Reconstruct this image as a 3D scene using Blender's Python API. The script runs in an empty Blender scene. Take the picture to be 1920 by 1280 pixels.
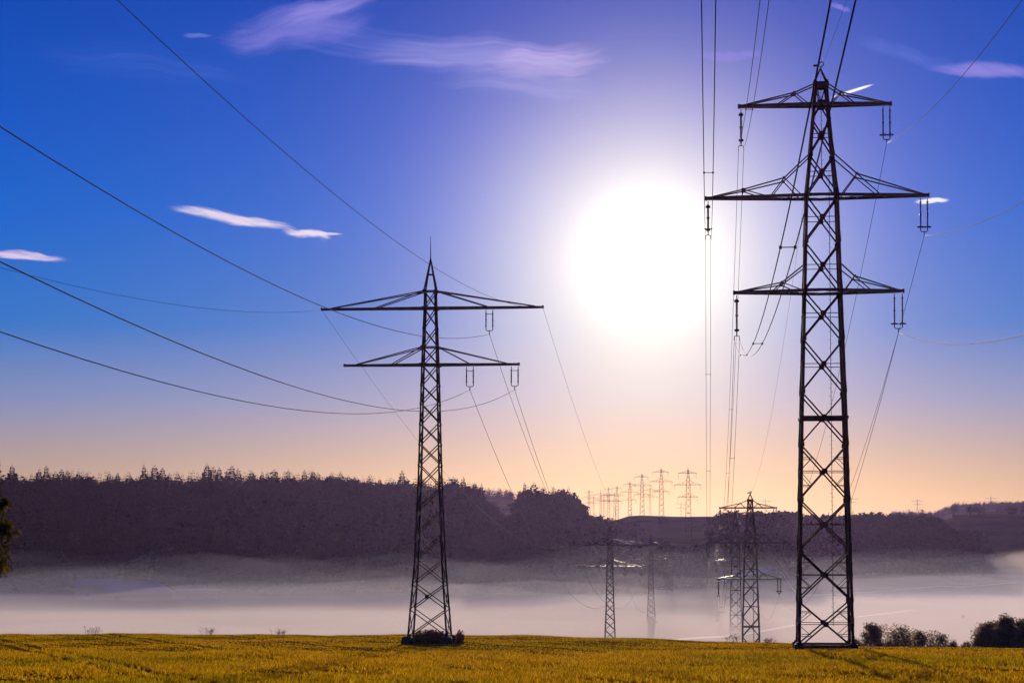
import bpy, bmesh, math, random
import numpy as np
from math import sin, cos, pi, radians
random.seed(11)
rng = np.random.default_rng(11)
S = bpy.context.scene
COL = S.collection

# ------------------------------------------------------------------ camera
F, PITCH, YH = 4000.0, radians(3.0), 1025.0          # focal length in photo pixels, tilt, horizon row
K = 2.0; F0 = F/K                                     # depths below are written in survey units of K metres
Y0 = YH - F*math.tan(PITCH)
cam = bpy.data.cameras.new('camera'); camo = bpy.data.objects.new('camera', cam); COL.objects.link(camo)
camo.location = (0, 0, 0); camo.rotation_euler = (pi/2 + PITCH, 0, 0)
cam.sensor_width = 36; cam.lens = F/1920*36; cam.shift_y = (Y0-640)/1920
cam.clip_start = 0.5; cam.clip_end = 20000
S.camera = camo
S.view_settings.view_transform = 'Standard'; S.view_settings.look = 'None'
S.view_settings.exposure = 0; S.view_settings.gamma = 1
try:
    S.cycles.max_bounces = 6; S.cycles.volume_bounces = 1; S.cycles.transparent_max_bounces = 8
    S.cycles.transmission_bounces = 4; S.cycles.use_denoising = True
except Exception: pass

def ray(px, py):
    a = (px-960)/F; c = (Y0-py)/F
    return np.array([a, cos(PITCH)-c*sin(PITCH), sin(PITCH)+c*cos(PITCH)])
def at(px, py, Y):
    r = ray(px, py); return r*(Y*K)/r[1]

# ------------------------------------------------------------------ sky and sun
sd = ray(1215, 480); sd /= np.linalg.norm(sd)
SUN_EL = math.asin(sd[2]); SUN_AZ = math.atan2(sd[0], sd[1])
sun = bpy.data.lights.new('sun', 'SUN'); sun.energy = 5.0; sun.angle = radians(0.5); sun.color = (1, .84, .62)
suno = bpy.data.objects.new('sun', sun); COL.objects.link(suno)
suno.rotation_euler = (pi/2-SUN_EL, 0, pi-SUN_AZ); suno.location = (60, 300, 120)

def lin(c): return tuple(((x/255)/12.92 if x <= 10 else (((x/255)+.055)/1.055)**2.4) for x in c)
W = bpy.data.worlds.new('World'); S.world = W; W.use_nodes = True
NT = W.node_tree; NT.nodes.clear()
class G:                                               # small node helper
    def __init__(s, nt): s.nt = nt
    def n(s, t, **k):
        x = s.nt.nodes.new(t)
        for a, b in k.items(): setattr(x, a, b)
        return x
    def set(s, sock, v):
        if hasattr(v, 'is_output'): s.nt.links.new(v, sock)
        else: sock.default_value = v
    def m(s, op, a, b=0.0, c=0.0, clamp=False):
        x = s.n('ShaderNodeMath', operation=op, use_clamp=clamp)
        for i, v in enumerate((a, b, c)): s.set(x.inputs[i], v)
        return x.outputs[0]
    def smooth(s, v, lo, hi, a=0.0, b=1.0):
        x = s.n('ShaderNodeMapRange', interpolation_type='SMOOTHSTEP')
        for i, q in enumerate((v, lo, hi, a, b)): s.set(x.inputs[i], q)
        return x.outputs[0]
    def mix(s, f, a, b, mode='MIX'):
        x = s.n('ShaderNodeMix', data_type='RGBA', blend_type=mode)
        s.set(x.inputs[0], f)
        for i, v in ((6, a), (7, b)):
            s.set(x.inputs[i], v if hasattr(v, 'is_output') else (tuple(v)+(1,))[:4])
        return x.outputs[2]
    def xyz(s, a, b, c):
        x = s.n('ShaderNodeCombineXYZ')
        for i, v in enumerate((a, b, c)): s.set(x.inputs[i], v)
        return x.outputs[0]
    def noise(s, vec, scale, detail=4, rough=.55, dist=0.0):
        x = s.n('ShaderNodeTexNoise'); s.set(x.inputs['Vector'], vec)
        x.inputs['Scale'].default_value = scale; x.inputs['Detail'].default_value = detail
        x.inputs['Roughness'].default_value = rough; x.inputs['Distortion'].default_value = dist
        return x.outputs[0]
    def ramp(s, f, stops):
        x = s.n('ShaderNodeValToRGB'); e = x.color_ramp.elements
        for i, (p, c) in enumerate(stops):
            q = e[i] if i < 2 else e.new(p)
            q.position = p; q.color = tuple(c)+(1,)
        s.set(x.inputs[0], f); return x.outputs[0]
g = G(NT)
tc = g.n('ShaderNodeTexCoord'); sp = g.n('ShaderNodeSeparateXYZ'); NT.links.new(tc.outputs['Generated'], sp.inputs[0])
dx, dy, dz = sp.outputs
hyp = g.m('SQRT', g.m('ADD', g.m('MULTIPLY', dx, dx), g.m('MULTIPLY', dy, dy)))
el = g.m('DIVIDE', dz, g.m('MAXIMUM', hyp, .02))
RS = 0.4
ramp = g.ramp(g.m('DIVIDE', el, RS, clamp=True), [(v/2/RS, lin(c)) for v, c in (
    (0, (198, 150, 96)), (.045, (198, 160, 120)), (.085, (170, 150, 146)), (.1375, (122, 138, 184)), (.205, (36, 114, 198)),
    (.31, (0, 98, 204)), (.40, (0, 84, 196)), (.53, (0, 68, 178)), (.8, (0, 48, 140)))])
nish = g.n('ShaderNodeTexSky', sky_type='NISHITA'); nish.sun_disc = False
nish.sun_elevation = SUN_EL; nish.sun_rotation = SUN_AZ; nish.dust_density = 1.5; nish.ozone_density = 2
vm = g.n('ShaderNodeVectorMath', operation='DOT_PRODUCT'); NT.links.new(tc.outputs['Generated'], vm.inputs[0])
vm.inputs[1].default_value = tuple(sd)
th = g.m('MULTIPLY', g.m('ARCCOSINE', g.m('MINIMUM', vm.outputs['Value'], 1.0)), 180/pi)
th2 = g.m('MULTIPLY', th, th)
def gau(s2, amp): return g.m('MULTIPLY', g.m('EXPONENT', g.m('DIVIDE', th2, -s2/4)), amp)
core = gau(9.0, .7)
add3 = lambda a, b_, c_: g.m('ADD', g.m('ADD', a, b_), c_)
aur = g.xyz(add3(gau(130, .30), gau(52, .83), core), add3(gau(130, .17), gau(52, .75), core), add3(gau(150, .10), gau(62, .24), core))
# warm band on the horizon below the sun
az = g.m('ABSOLUTE', g.m('SUBTRACT', g.m('ARCTAN2', dx, dy), SUN_AZ))
hz = g.m('MULTIPLY', g.m('EXPONENT', g.m('MULTIPLY', g.m('MULTIPLY', az, az), -28.0)), g.m('EXPONENT', g.m('MULTIPLY', g.m('MAXIMUM', el, 0), -18.0)))
warm = g.n('ShaderNodeVectorMath', operation='SCALE'); warm.inputs[0].default_value = (.85, .47, .08); NT.links.new(hz, warm.inputs['Scale'])
sky = g.mix(1.0, g.mix(1.0, ramp, aur, 'ADD'), warm.outputs[0], 'ADD')
nscl = g.n('ShaderNodeVectorMath', operation='SCALE'); NT.links.new(nish.outputs[0], nscl.inputs[0]); nscl.inputs['Scale'].default_value = 0.05
sky = g.mix(.02, sky, g.mix(1.0, nscl.outputs[0], (.05, .5, 1.0), 'MULTIPLY'))
# cirrus, fixed to directions of the sky
uu = g.m('DIVIDE', dx, g.m('MAXIMUM', dy, .05)); vv = g.m('DIVIDE', dz, g.m('MAXIMUM', dy, .05))
def cloud(sky, px, py, a, b, ang, seed, fp, fq, lo, hi, op, col, bend=0.0, dist=.6, power=1.0):
    r = ray(px, py); cu, cv = r[0]/r[1], r[2]/r[1]; a /= F; b /= F
    ca, sa = cos(radians(-ang)), sin(radians(-ang))
    du = g.m('SUBTRACT', uu, cu); dv = g.m('SUBTRACT', vv, cv)
    p = g.m('DIVIDE', g.m('ADD', g.m('MULTIPLY', du, ca), g.m('MULTIPLY', dv, sa)), a)
    q = g.m('DIVIDE', g.m('SUBTRACT', g.m('MULTIPLY', dv, ca), g.m('MULTIPLY', du, sa)), b)
    if bend: q = g.m('SUBTRACT', q, g.m('MULTIPLY', g.m('MULTIPLY', p, p), bend))
    wob = g.m('SUBTRACT', g.noise(g.xyz(g.m('MULTIPLY', p, 1.3), g.m('MULTIPLY', q, .35), seed), 1.0, 2, .5), .5)
    q = g.m('ADD', q, g.m('MULTIPLY', wob, 2.4*dist))
    body = g.m('SUBTRACT', 1.0, g.m('ADD', g.m('POWER', g.m('ABSOLUTE', p), 2.6), g.m('MULTIPLY', q, q)))
    n1 = g.noise(g.xyz(g.m('MULTIPLY', g.m('ADD', p, g.m('MULTIPLY', q, .25)), fp), g.m('MULTIPLY', q, fq*.6), seed+3), 1.0, 7, .6, 0.0)
    d = g.smooth(g.m('ADD', g.m('MULTIPLY', body, .55), g.m('MULTIPLY', n1, .75)), lo, hi)
    d = g.m('MULTIPLY', d, g.smooth(body, 0, .8))
    d = g.m('MULTIPLY', d, g.smooth(vv, .01, .025))
    if power != 1: d = g.m('POWER', d, power)
    return g.mix(g.m('MULTIPLY', d, op), sky, col)
CLP = 1.5; WH = lin((238, 222, 238)); LI = lin((186, 170, 226)); LB = lin((150, 160, 224))
sky = cloud(sky, 560, 52, 190, 58, -9, 1.7, 1.1, 4.2, .50, 1.15, .60, lin((150, 140, 226)))
sky = cloud(sky, 620, 16, 130, 24, -16, 4.1, 1.0, 3.4, .45, 1.05, .55, lin((160, 150, 230)))
sky = cloud(sky, 900, 108, 270, 50, 5, 7.3, .8, 8.0, .50, 1.10, .62, lin((176, 168, 232)))
sky = cloud(sky, 1030, 116, 140, 46, -3, 2.9, .8, 6.0, .50, 1.10, .62, lin((206, 186, 236)), .25)
sky = cloud(sky, 970, 156, 200, 44, 5, 9.2, .8, 5.0, .55, 1.15, .4, lin((186, 180, 236)))
sky = cloud(sky, 790, 92, 400, 64, 5, 12.6, 1.3, 9.0, .64, 1.25, .26, lin((150, 150, 232)), .2)
sky = cloud(sky, 250, 120, 300, 60, 8, 14.2, 1.2, 7.0, .66, 1.25, .16, lin((130, 150, 230)))
sky = cloud(sky, 440, 408, 152, 15, 11, 3.3, 2.0, 3.0, .32, 1.0, .95, WH, 0, .9, power=2.3)
sky = cloud(sky, 470, 416, 74, 13, 8, 6.4, 1.6, 3.0, .40, 1.05, .7, WH, -.2, .9, power=2.3)
sky = cloud(sky, 575, 437, 60, 12, 4, 5.6, 1.5, 3.0, .28, .95, .95, WH, -.25, .8, power=2.3)
sky = cloud(sky, 600, 436, 52, 4, 4, 8.6, 2.0, 1.2, .30, .8, .8, WH, 0, .5, power=2.3)
sky = cloud(sky, 40, 478, 106, 11, 5, 2.2, 2.0, 3.0, .30, 1.0, .95, lin((232, 208, 236)), 0, .8, power=2.3)
sky = cloud(sky, 1846, 133, 130, 18, 3, 5.1, 2.0, 1.6, .40, 1.05, .72, lin((160, 146, 230)))
sky = cloud(sky, 1700, 100, 120, 20, 14, 8.8, 2.0, 2.0, .50, 1.15, .4, lin((110, 130, 225)))
sky = cloud(sky, 1575, 14, 26, 8, 20, 1.1, 1.6, 1.2, .4, 1.0, .6, lin((150, 140, 230)))
sky = cloud(sky, 1370, 105, 80, 14, -2, 3.7, 2.0, 2.0, .45, 1.1, .45, lin((160, 140, 232)))
sky = cloud(sky, 1598, 171, 46, 3.4, -17.5, 4.4, 1.0, .4, .10, .5, 1.0, (1.0, .95, .93), 0, .12)
sky = cloud(sky, 1748, 377, 42, 8, -4, 6.6, 1.6, 1.0, .30, .85, .95, (.95, .9, .92), 0, .5, power=2.3)
sky = cloud(sky, 370, 67, 34, 6, 2, 7.7, 1.6, 1.2, .40, 1.0, .35, LB)
bg = g.n('ShaderNodeBackground'); out = g.n('ShaderNodeOutputWorld')
NT.links.new(sky, bg.inputs[0]); bg.inputs[1].default_value = 1.0
NT.links.new(bg.outputs[0], out.inputs[0])

# ------------------------------------------------------------------ materials
def mat(name): 
    m = bpy.data.materials.new(name); m.use_nodes = True; m.node_tree.nodes.clear(); gg = G(m.node_tree)
    return m, gg, gg.n('ShaderNodeOutputMaterial')
def pbsdf(name, c1, c2, scale=4.0, rough=.6, metal=0.0, spec=.5):
    m, gg, o = mat(name); b = gg.n('ShaderNodeBsdfPrincipled'); t = gg.n('ShaderNodeTexCoord')
    nz = gg.noise(t.outputs['Object'], scale, 5, .6)
    gg.set(b.inputs['Base Color'], gg.mix(gg.smooth(nz, .35, .65), c1, c2))
    gg.set(b.inputs['Roughness'], gg.smooth(nz, .2, .8, rough-.1, rough+.12))
    b.inputs['Metallic'].default_value = metal; b.inputs['Specular IOR Level'].default_value = spec
    m.node_tree.links.new(b.outputs[0], o.inputs[0]); return m
def leafmat(name, c1, c2, c3, trans=.5, patch=None):
    m, gg, o = mat(name); ge = gg.n('ShaderNodeNewGeometry')
    col = gg.ramp(ge.outputs['Random Per Island'], [(0, c1), (.55, c2), (1, c3)])
    if patch:
        pn = gg.noise(ge.outputs['Position'], .03, 4, .6); col = gg.mix(gg.smooth(pn, .42, .62, 0, .75), col, gg.mix(1.0, col, patch, 'MULTIPLY'))
        pn = gg.noise(ge.outputs['Position'], .3, 3, .6); col = gg.mix(gg.smooth(pn, .5, .7, 0, .6), col, gg.mix(1.0, col, (.55, .45, .4), 'MULTIPLY'))
    d = gg.n('ShaderNodeBsdfDiffuse'); t = gg.n('ShaderNodeBsdfTranslucent'); x = gg.n('ShaderNodeMixShader')
    gg.set(d.inputs[0], col); gg.set(t.inputs[0], col); x.inputs[0].default_value = trans
    m.node_tree.links.new(d.outputs[0], x.inputs[1]); m.node_tree.links.new(t.outputs[0], x.inputs[2])
    m.node_tree.links.new(x.outputs[0], o.inputs[0]); return m
M_STEEL = pbsdf('weathered_steel', (.028, .008, .009), (.042, .016, .015), 2.5, .8, .0, .1)
M_ARM = pbsdf('galvanised_arm', (.04, .018, .016), (.065, .032, .028), 2.0, .42, .5, .5)
M_WIRE = pbsdf('aluminium_wire', (.024, .013, .015), (.034, .02, .022), .5, .75, .0, .1)
M_INS = pbsdf('brown_porcelain', (.06, .03, .025), (.09, .05, .04), 6, .3, 0)
M_CONC = pbsdf('stained_concrete', (.025, .02, .017), (.045, .036, .03), 3, .95, 0, .1)
M_SIGN = pbsdf('painted_plate', (.10, .06, .05), (.14, .09, .07), 3, .6)
M_BARK = pbsdf('bark', (.05, .035, .025), (.09, .065, .045), 9, .9)
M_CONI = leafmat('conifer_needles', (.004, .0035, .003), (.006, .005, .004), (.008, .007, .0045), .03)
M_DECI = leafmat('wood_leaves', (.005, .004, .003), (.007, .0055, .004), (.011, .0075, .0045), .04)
M_BUSH = leafmat('bush_leaves', (.17, .13, .075), (.24, .185, .105), (.34, .25, .14), .62)
M_NEAR = leafmat('autumn_leaves', (.03, .028, .008), (.06, .048, .012), (.15, .10, .02), .5)
M_DRY = leafmat('dry_weed', (.07, .03, .015), (.11, .05, .022), (.17, .08, .03), .45)
M_GRASS = leafmat('golden_crop', (.15, .066, .001), (.47, .238, .003), (.84, .48, .012), .6, (.62, .80, .8))
M_WALL = pbsdf('rendered_wall', (.09, .08, .075), (.13, .115, .105), 1.5, .9)
M_ROOF = pbsdf('metal_roof', (.08, .10, .14), (.12, .14, .19), .8, .6)
M_TIMBER = pbsdf('weathered_timber', (.05, .04, .03), (.09, .07, .05), 5, .9)
M_PATH = pbsdf('gravel_track', (.5, .45, .38), (.6, .55, .47), .6, .9)

# ------------------------------------------------------------------ mesh builder and tagging
class MB:
    def __init__(s): s.v = []; s.f = []
    def poly(s, pts, faces):
        o = len(s.v); s.v += [tuple(map(float, p)) for p in pts]; s.f += [tuple(i+o for i in f) for f in faces]
    def beam(s, a, b, w, h=None, up=(0, 0, 1)):
        h = h or w; a = np.array(a, float); b = np.array(b, float); d = b-a; L = np.linalg.norm(d)
        if L < 1e-6: return s
        d /= L; up = np.array(up, float)
        if abs(d @ up) > .97: up = np.array((0, 1.0, 0)) if abs(d[1]) < .9 else np.array((1.0, 0, 0))
        x = np.cross(d, up); x /= np.linalg.norm(x); y = np.cross(d, x)
        P = []
        for e in (a, b):
            for i, j in ((-1, -1), (1, -1), (1, 1), (-1, 1)): P.append(e + x*i*w/2 + y*j*h/2)
        s.poly(P, [(3, 2, 1, 0), (4, 5, 6, 7), (0, 1, 5, 4), (1, 2, 6, 5), (2, 3, 7, 6), (3, 0, 4, 7)]); return s
    def angle(s, a, b, w, t, cx, cy):                   # L-section, its corner towards (cx, cy)
        a = np.array(a, float); b = np.array(b, float); X = np.array((-cx, 0, 0.)); Y = np.array((0, -cy, 0.))
        prof = [(0, 0), (w, 0), (w, t), (t, t), (t, w), (0, w)]
        P = [e + X*i + Y*j for e in (a, b) for i, j in prof]
        fs = [(i, (i+1) % 6, (i+1) % 6+6, i+6) for i in range(6)]
        if cx*cy < 0: fs = [tuple(reversed(q)) for q in fs]
        s.poly(P, fs + [tuple(range(5, -1, -1)), tuple(range(6, 12))]); return s
    def box(s, c, d): 
        c = np.array(c, float); h = d[2]/2; return s.beam(c-(0, 0, h), c+(0, 0, h), d[0], d[1], (0, 1, 0))
    def tube(s, pts, r, n=6):
        pts = [np.array(p, float) for p in pts]; m = len(pts); rr = r if hasattr(r, '__len__') else [r]*m; P = []; fs = []
        for i, p in enumerate(pts):
            d = pts[min(i+1, m-1)]-pts[max(i-1, 0)]; d /= (np.linalg.norm(d) or 1)
            u = np.array((0, 0, 1.)) if abs(d[2]) < .9 else np.array((0, 1., 0)); x = np.cross(d, u); x /= np.linalg.norm(x); y = np.cross(x, d)
            P += [p+(x*cos(2*pi*k/n)+y*sin(2*pi*k/n))*rr[i] for k in range(n)]
        for i in range(m-1):
            for k in range(n): fs.append((i*n+k, i*n+(k+1) % n, (i+1)*n+(k+1) % n, (i+1)*n+k))
        fs += [tuple(range(n-1, -1, -1)), tuple(range((m-1)*n, m*n))]
        s.poly(P, fs); return s
    def ring(s, c, R, r, n=14, k=5):
        P = [(c[0]+(R+r*cos(2*pi*j/k))*cos(2*pi*i/n), c[1]+(R+r*cos(2*pi*j/k))*sin(2*pi*i/n), c[2]+r*sin(2*pi*j/k)) for i in range(n) for j in range(k)]
        s.poly(P, [(i*k+j, ((i+1) % n)*k+j, ((i+1) % n)*k+(j+1) % k, i*k+(j+1) % k) for i in range(n) for j in range(k)]); return s
    def build(s, name, m, parent=None, smooth=False):
        me = bpy.data.meshes.new(name); me.from_pydata(s.v, [], s.f); me.update()
        return link(name, me, m, parent, smooth)
def link(name, me, m, parent=None, smooth=False):
    if m: me.materials.append(m)
    if smooth: me.polygons.foreach_set('use_smooth', np.ones(len(me.polygons), bool))
    o = bpy.data.objects.new(name, me); COL.objects.link(o)
    if parent: o.parent = parent
    return o
def npmesh(name, V, Fc):                                 # Fc: (n,k) array of equal polygons
    me = bpy.data.meshes.new(name); n, k = Fc.shape
    me.vertices.add(len(V)); me.vertices.foreach_set('co', V.astype(np.float32).ravel())
    me.loops.add(n*k); me.loops.foreach_set('vertex_index', Fc.astype(np.int32).ravel())
    me.polygons.add(n); me.polygons.foreach_set('loop_start', np.arange(0, n*k, k, dtype=np.int32))
    me.update(calc_edges=True); return me
def tag(o, label=None, cat=None, group=None, kind=None):
    for k, v in (('label', label), ('category', cat), ('group', group), ('kind', kind)):
        if v: o[k] = v
    return o
def empty(name, loc, rz=0.0):
    o = bpy.data.objects.new(name, None); COL.objects.link(o); o.location = tuple(map(float, loc)); o.rotation_euler = (0, 0, rz)
    o.empty_display_size = .5; return o
def copy_tree(o, parent=None, depth=9):
    c = o.copy(); COL.objects.link(c)
    if parent: c.parent = parent
    if depth > 0:
        for ch in list(o.children): copy_tree(ch, c, depth-1)
    return c

# ------------------------------------------------------------------ terrain
def crest(X): return np.interp(X, [-90, -12, 12.6, 27.5, 40, 70], [152, 151, 138, 126, 115, 108])
CP = [-600, 0, 300, 600, 700, 850, 900, 925, 945, 965, 980, 1060, 1080, 1100, 1150, 1185, 1205, 1240, 1290, 1335, 1365, 1450, 1500, 1600, 1750, 1800, 1840, 1920, 2600]
HL = [46, 45, 45, 45, 41, 40, 36, 22, 12, 14, 36, 36, 30, 14, 8, -2]
RW = [600, 800, 860, 900, 960, 1000, 1080, 1150, 1200, 1300, 1375, 1500, 1660, 1800, 1900, 2200, 3000, 4500]
TG = np.zeros((len(RW), len(CP)))
for j, c in enumerate(CP):
    if c <= 1185:
        H = HL[j]; far = np.interp(c, [-600, 600, 850, 980, 1030, 1100, 1185], [92, 97, 86, 78, 60, 26, 22])
        v = [-38.5, -37, -38+.3*(H+38), -38+.55*(H+38), -38+.86*(H+38), H, H, H-2, H-4, H-4, H-2, (H+far)/2, far-8, far, far-2, far-10, far, far]
        if c >= 1080:
            t_ = (c-1080)/105; v[6:] = [max(H, 10+7*t_), max(H, 20+13*t_), 20+11*t_, 22+5*t_, 25, 28, 34, 40, 44, 44, 40, 40]
    elif c <= 1335:
        v = [-38.5, -30, -9, 2, 9, 13, 19, 33.5, 31, 27, 25, 28, 34, 40, 44, 48, 50, 50]
        if c == 1205: v[1:4] = [-36, -22, -8]
    elif c <= 1450:
        v = [-41, -36, -12, 0, 14, 17, 22, 26, 27, 27, 26, 28, 34, 40, 44, 50, 50, 50]
    elif c <= 1750:
        v = [-41, -40, -39, -37, -26, -12, 17, 20, 22, 25, 27, 30, 34, 40, 46, 56, 60, 60]
    else:
        e = (1925-c)/400*0
        v = [-41, -40, -38, -36, -32, -24, -4, 12, 24, 41, 41, 38, 40, 48, 56, np.interp(c, [1750, 1800, 1920], [64, 74, 78]), 80, 80]
    TG[:, j] = v
def ground(X, Y):
    X = np.asarray(X, float); Y = np.asarray(Y, float)/K
    plane = -11.25 - .046*(Y-125) + 3.7*np.exp(-(Y/25)**2) - .0009*np.clip(-Y, 0, 400)**1.2
    t = np.clip(Y-crest(X), 0, None); t1 = np.minimum(t, 42)
    near = plane - .0036*t1*t1 - .30*(t-t1)
    near = near + .10*np.sin(X*.11+Y*.05) + .06*np.sin(X*.31-Y*.17+1) + .035*np.sin(X*.9+Y*.63)*np.clip(Y/60, 0, 1)
    floor = -38.5 - 4.5/(1+np.exp(-(X-88)/10))/(1+np.exp((Y-560)/40)) - 3*np.exp(-((X-67)**2+(Y-300)**2)/900)
    floor = floor + .35*np.sin(X*.021+Y*.013) + .2*np.sin(X*.05-Y*.031)
    k = 3.0; lo = floor + np.log1p(np.exp(np.clip((near-floor)/k, -30, 30)))*k
    lo = np.where(near-floor > 60, near, lo)
    # far country: control grid in (bearing, depth)
    px = np.clip(960+F0*X/np.maximum(Y, 200), CP[0], CP[-1]); yy = np.clip(Y, RW[0], RW[-1])
    j = np.clip(np.searchsorted(CP, px, side='right')-1, 0, len(CP)-2); i = np.clip(np.searchsorted(RW, yy, side='right')-1, 0, len(RW)-2)
    CPa = np.array(CP, float); RWa = np.array(RW, float)
    s = (px-CPa[j])/(CPa[j+1]-CPa[j]); r = (yy-RWa[i])/(RWa[i+1]-RWa[i]); s = s*s*(3-2*s)
    hz = (TG[i, j]*(1-s)+TG[i, j+1]*s)*(1-r) + (TG[i+1, j]*(1-s)+TG[i+1, j+1]*s)*r
    hz = hz + np.clip((Y-800)/200, 0, 1)*(.6*np.sin(X*.03+Y*.02)+.4*np.sin(X*.07-Y*.045))
    w = np.clip((Y-480)/140, 0, 1); w = w*w*(3-2*w)
    return lo*(1-w)+hz*w
def gz(x, y): return float(ground(np.array([x]), np.array([y]))[0])

ys = np.concatenate([np.arange(-150, 60, 10), np.arange(60, 170, 1.0), np.arange(170, 300, 4), np.arange(300, 700, 12), np.arange(700, 1310, 8), np.arange(1310, 2400, 35), np.arange(2400, 4201, 150)])
us = np.concatenate([np.linspace(-1.1, -.56, 26, False), np.linspace(-.56, .56, 300), np.linspace(.56, 1.1, 27)[1:]])
YY, UU = np.meshgrid(ys, us, indexing='ij'); XX = UU*np.maximum(np.abs(YY), 90)
ZZ = ground(XX, YY*K); nr, nc = YY.shape
V = np.stack([XX, YY*K, ZZ], -1).reshape(-1, 3)
I = np.arange(nr*nc).reshape(nr, nc)
Fc = np.stack([I[:-1, :-1], I[:-1, 1:], I[1:, 1:], I[1:, :-1]], -1).reshape(-1, 4)
gm = npmesh('ground', V, Fc)
# real land use per vertex: crop, meadow, valley fields, wood floor, hillside fields
PX = 960+F0*XX/np.maximum(YY, 200)
colr = np.zeros((nr, nc, 3)); colr[:] = (.17, .09, .004)
strip = np.sin(XX*.012+YY*.035)+.6*np.sin(XX*.006-YY*.021+2)
vf = np.where(strip[..., None] > .4, np.array((.19, .155, .10)), np.where(strip[..., None] < -.5, np.array((.15, .125, .08)), np.array((.17, .14, .09))))
colr = np.where((YY > 200)[..., None], vf, colr)
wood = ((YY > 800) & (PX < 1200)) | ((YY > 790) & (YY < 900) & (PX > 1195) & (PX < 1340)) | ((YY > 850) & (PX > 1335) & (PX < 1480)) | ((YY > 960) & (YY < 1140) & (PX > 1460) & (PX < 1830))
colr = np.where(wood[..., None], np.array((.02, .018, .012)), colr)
hill = ((YY >= 900) & (PX > 1200) & (PX < 1340)) | ((YY > 930) & (PX >= 1830)) | ((YY >= 1140) & (PX >= 1460))
band = np.sin(ZZ*.55+XX*.004+1.0)
hf = np.where(band[..., None] > .35, np.array((.10, .08, .04)), np.where(band[..., None] < -.4, np.array((.045, .036, .02)), np.array((.075, .06, .028))))
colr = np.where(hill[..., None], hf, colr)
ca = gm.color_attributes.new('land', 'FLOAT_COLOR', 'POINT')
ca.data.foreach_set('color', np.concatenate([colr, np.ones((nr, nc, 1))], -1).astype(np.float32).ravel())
m, gg, o = mat('farmland'); at_ = gg.n('ShaderNodeAttribute', attribute_name='land'); ge = gg.n('ShaderNodeNewGeometry')
s3 = gg.n('ShaderNodeSeparateXYZ'); gg.set(s3.inputs[0], ge.outputs['Position'])
n1 = gg.noise(ge.outputs['Position'], .35, 8, .65); n2 = gg.noise(ge.outputs['Position'], .045, 5, .6)
c = gg.mix(gg.smooth(n1, .3, .75, 0, .6), at_.outputs['Color'], (.06, .035, .004))
c = gg.mix(gg.smooth(n2, .4, .65, 0, .4), c, (.20, .12, .004))
cc = gg.m('ADD', gg.m('MULTIPLY', s3.outputs[0], .84), gg.m('MULTIPLY', s3.outputs[1], .55/K))
cc = gg.m('ADD', cc, gg.m('MULTIPLY', n2, 1.6))
pm = gg.m('PINGPONG', gg.m('SUBTRACT', cc, 19.3), 7.6)
tr = gg.m('SUBTRACT', 1.0, gg.smooth(gg.m('ABSOLUTE', gg.m('SUBTRACT', pm, 1.0)), .25, .6))
tr = gg.m('MULTIPLY', tr, gg.m('MULTIPLY', gg.m('LESS_THAN', s3.outputs[1], 165.0*K), gg.smooth(n1, .3, .5)))
c = gg.mix(gg.m('MULTIPLY', tr, .85), c, (.02, .013, .006))
b = gg.n('ShaderNodeBsdfPrincipled'); gg.set(b.inputs['Base Color'], c); b.inputs['Roughness'].default_value = .95; b.inputs['Specular IOR Level'].default_value = .0
bp = gg.n('ShaderNodeBump'); bp.inputs['Strength'].default_value = .6; bp.inputs['Distance'].default_value = .4; gg.set(bp.inputs['Height'], n1); gg.set(b.inputs['Normal'], bp.outputs[0])
m.node_tree.links.new(b.outputs[0], o.inputs[0])
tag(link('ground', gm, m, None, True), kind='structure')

def track(pts, w):
    P = []; 
    q = []
    for (a, b_) in zip(pts[:-1], pts[1:]):
        for t in np.linspace(0, 1, 24, False): q.append(np.array(a)*(1-t)+np.array(b_)*t)
    q.append(np.array(pts[-1])); mb = MB(); top = []
    for i, p in enumerate(q):
        d = q[min(i+1, len(q)-1)]-q[max(i-1, 0)]; d = d/np.linalg.norm(d); nrm = np.array((-d[1], d[0]))
        for e in (-1, 1):
            x, y = p+nrm*e*w/2; top.append((x, y, gz(x, y)+.12))
    n = len(q); bot = [(x, y, z-.3) for x, y, z in top]
    fs = []
    for i in range(n-1):
        a = 2*i; fs += [(a, a+1, a+3, a+2), (2*n+a+2, 2*n+a+3, 2*n+a+1, 2*n+a), (a, a+2, 2*n+a+2, 2*n+a), (a+1, 2*n+a+1, 2*n+a+3, a+3)]
    mb.poly(top+bot, fs); return tag(mb.build('track', M_PATH), kind='structure')
track([(58, 860), (104, 1000), (168, 1180), (260, 1380)], 3.5)
track([(110, 1580), (180, 1670), (330, 1810), (520, 1970)], 4.0)

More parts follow.
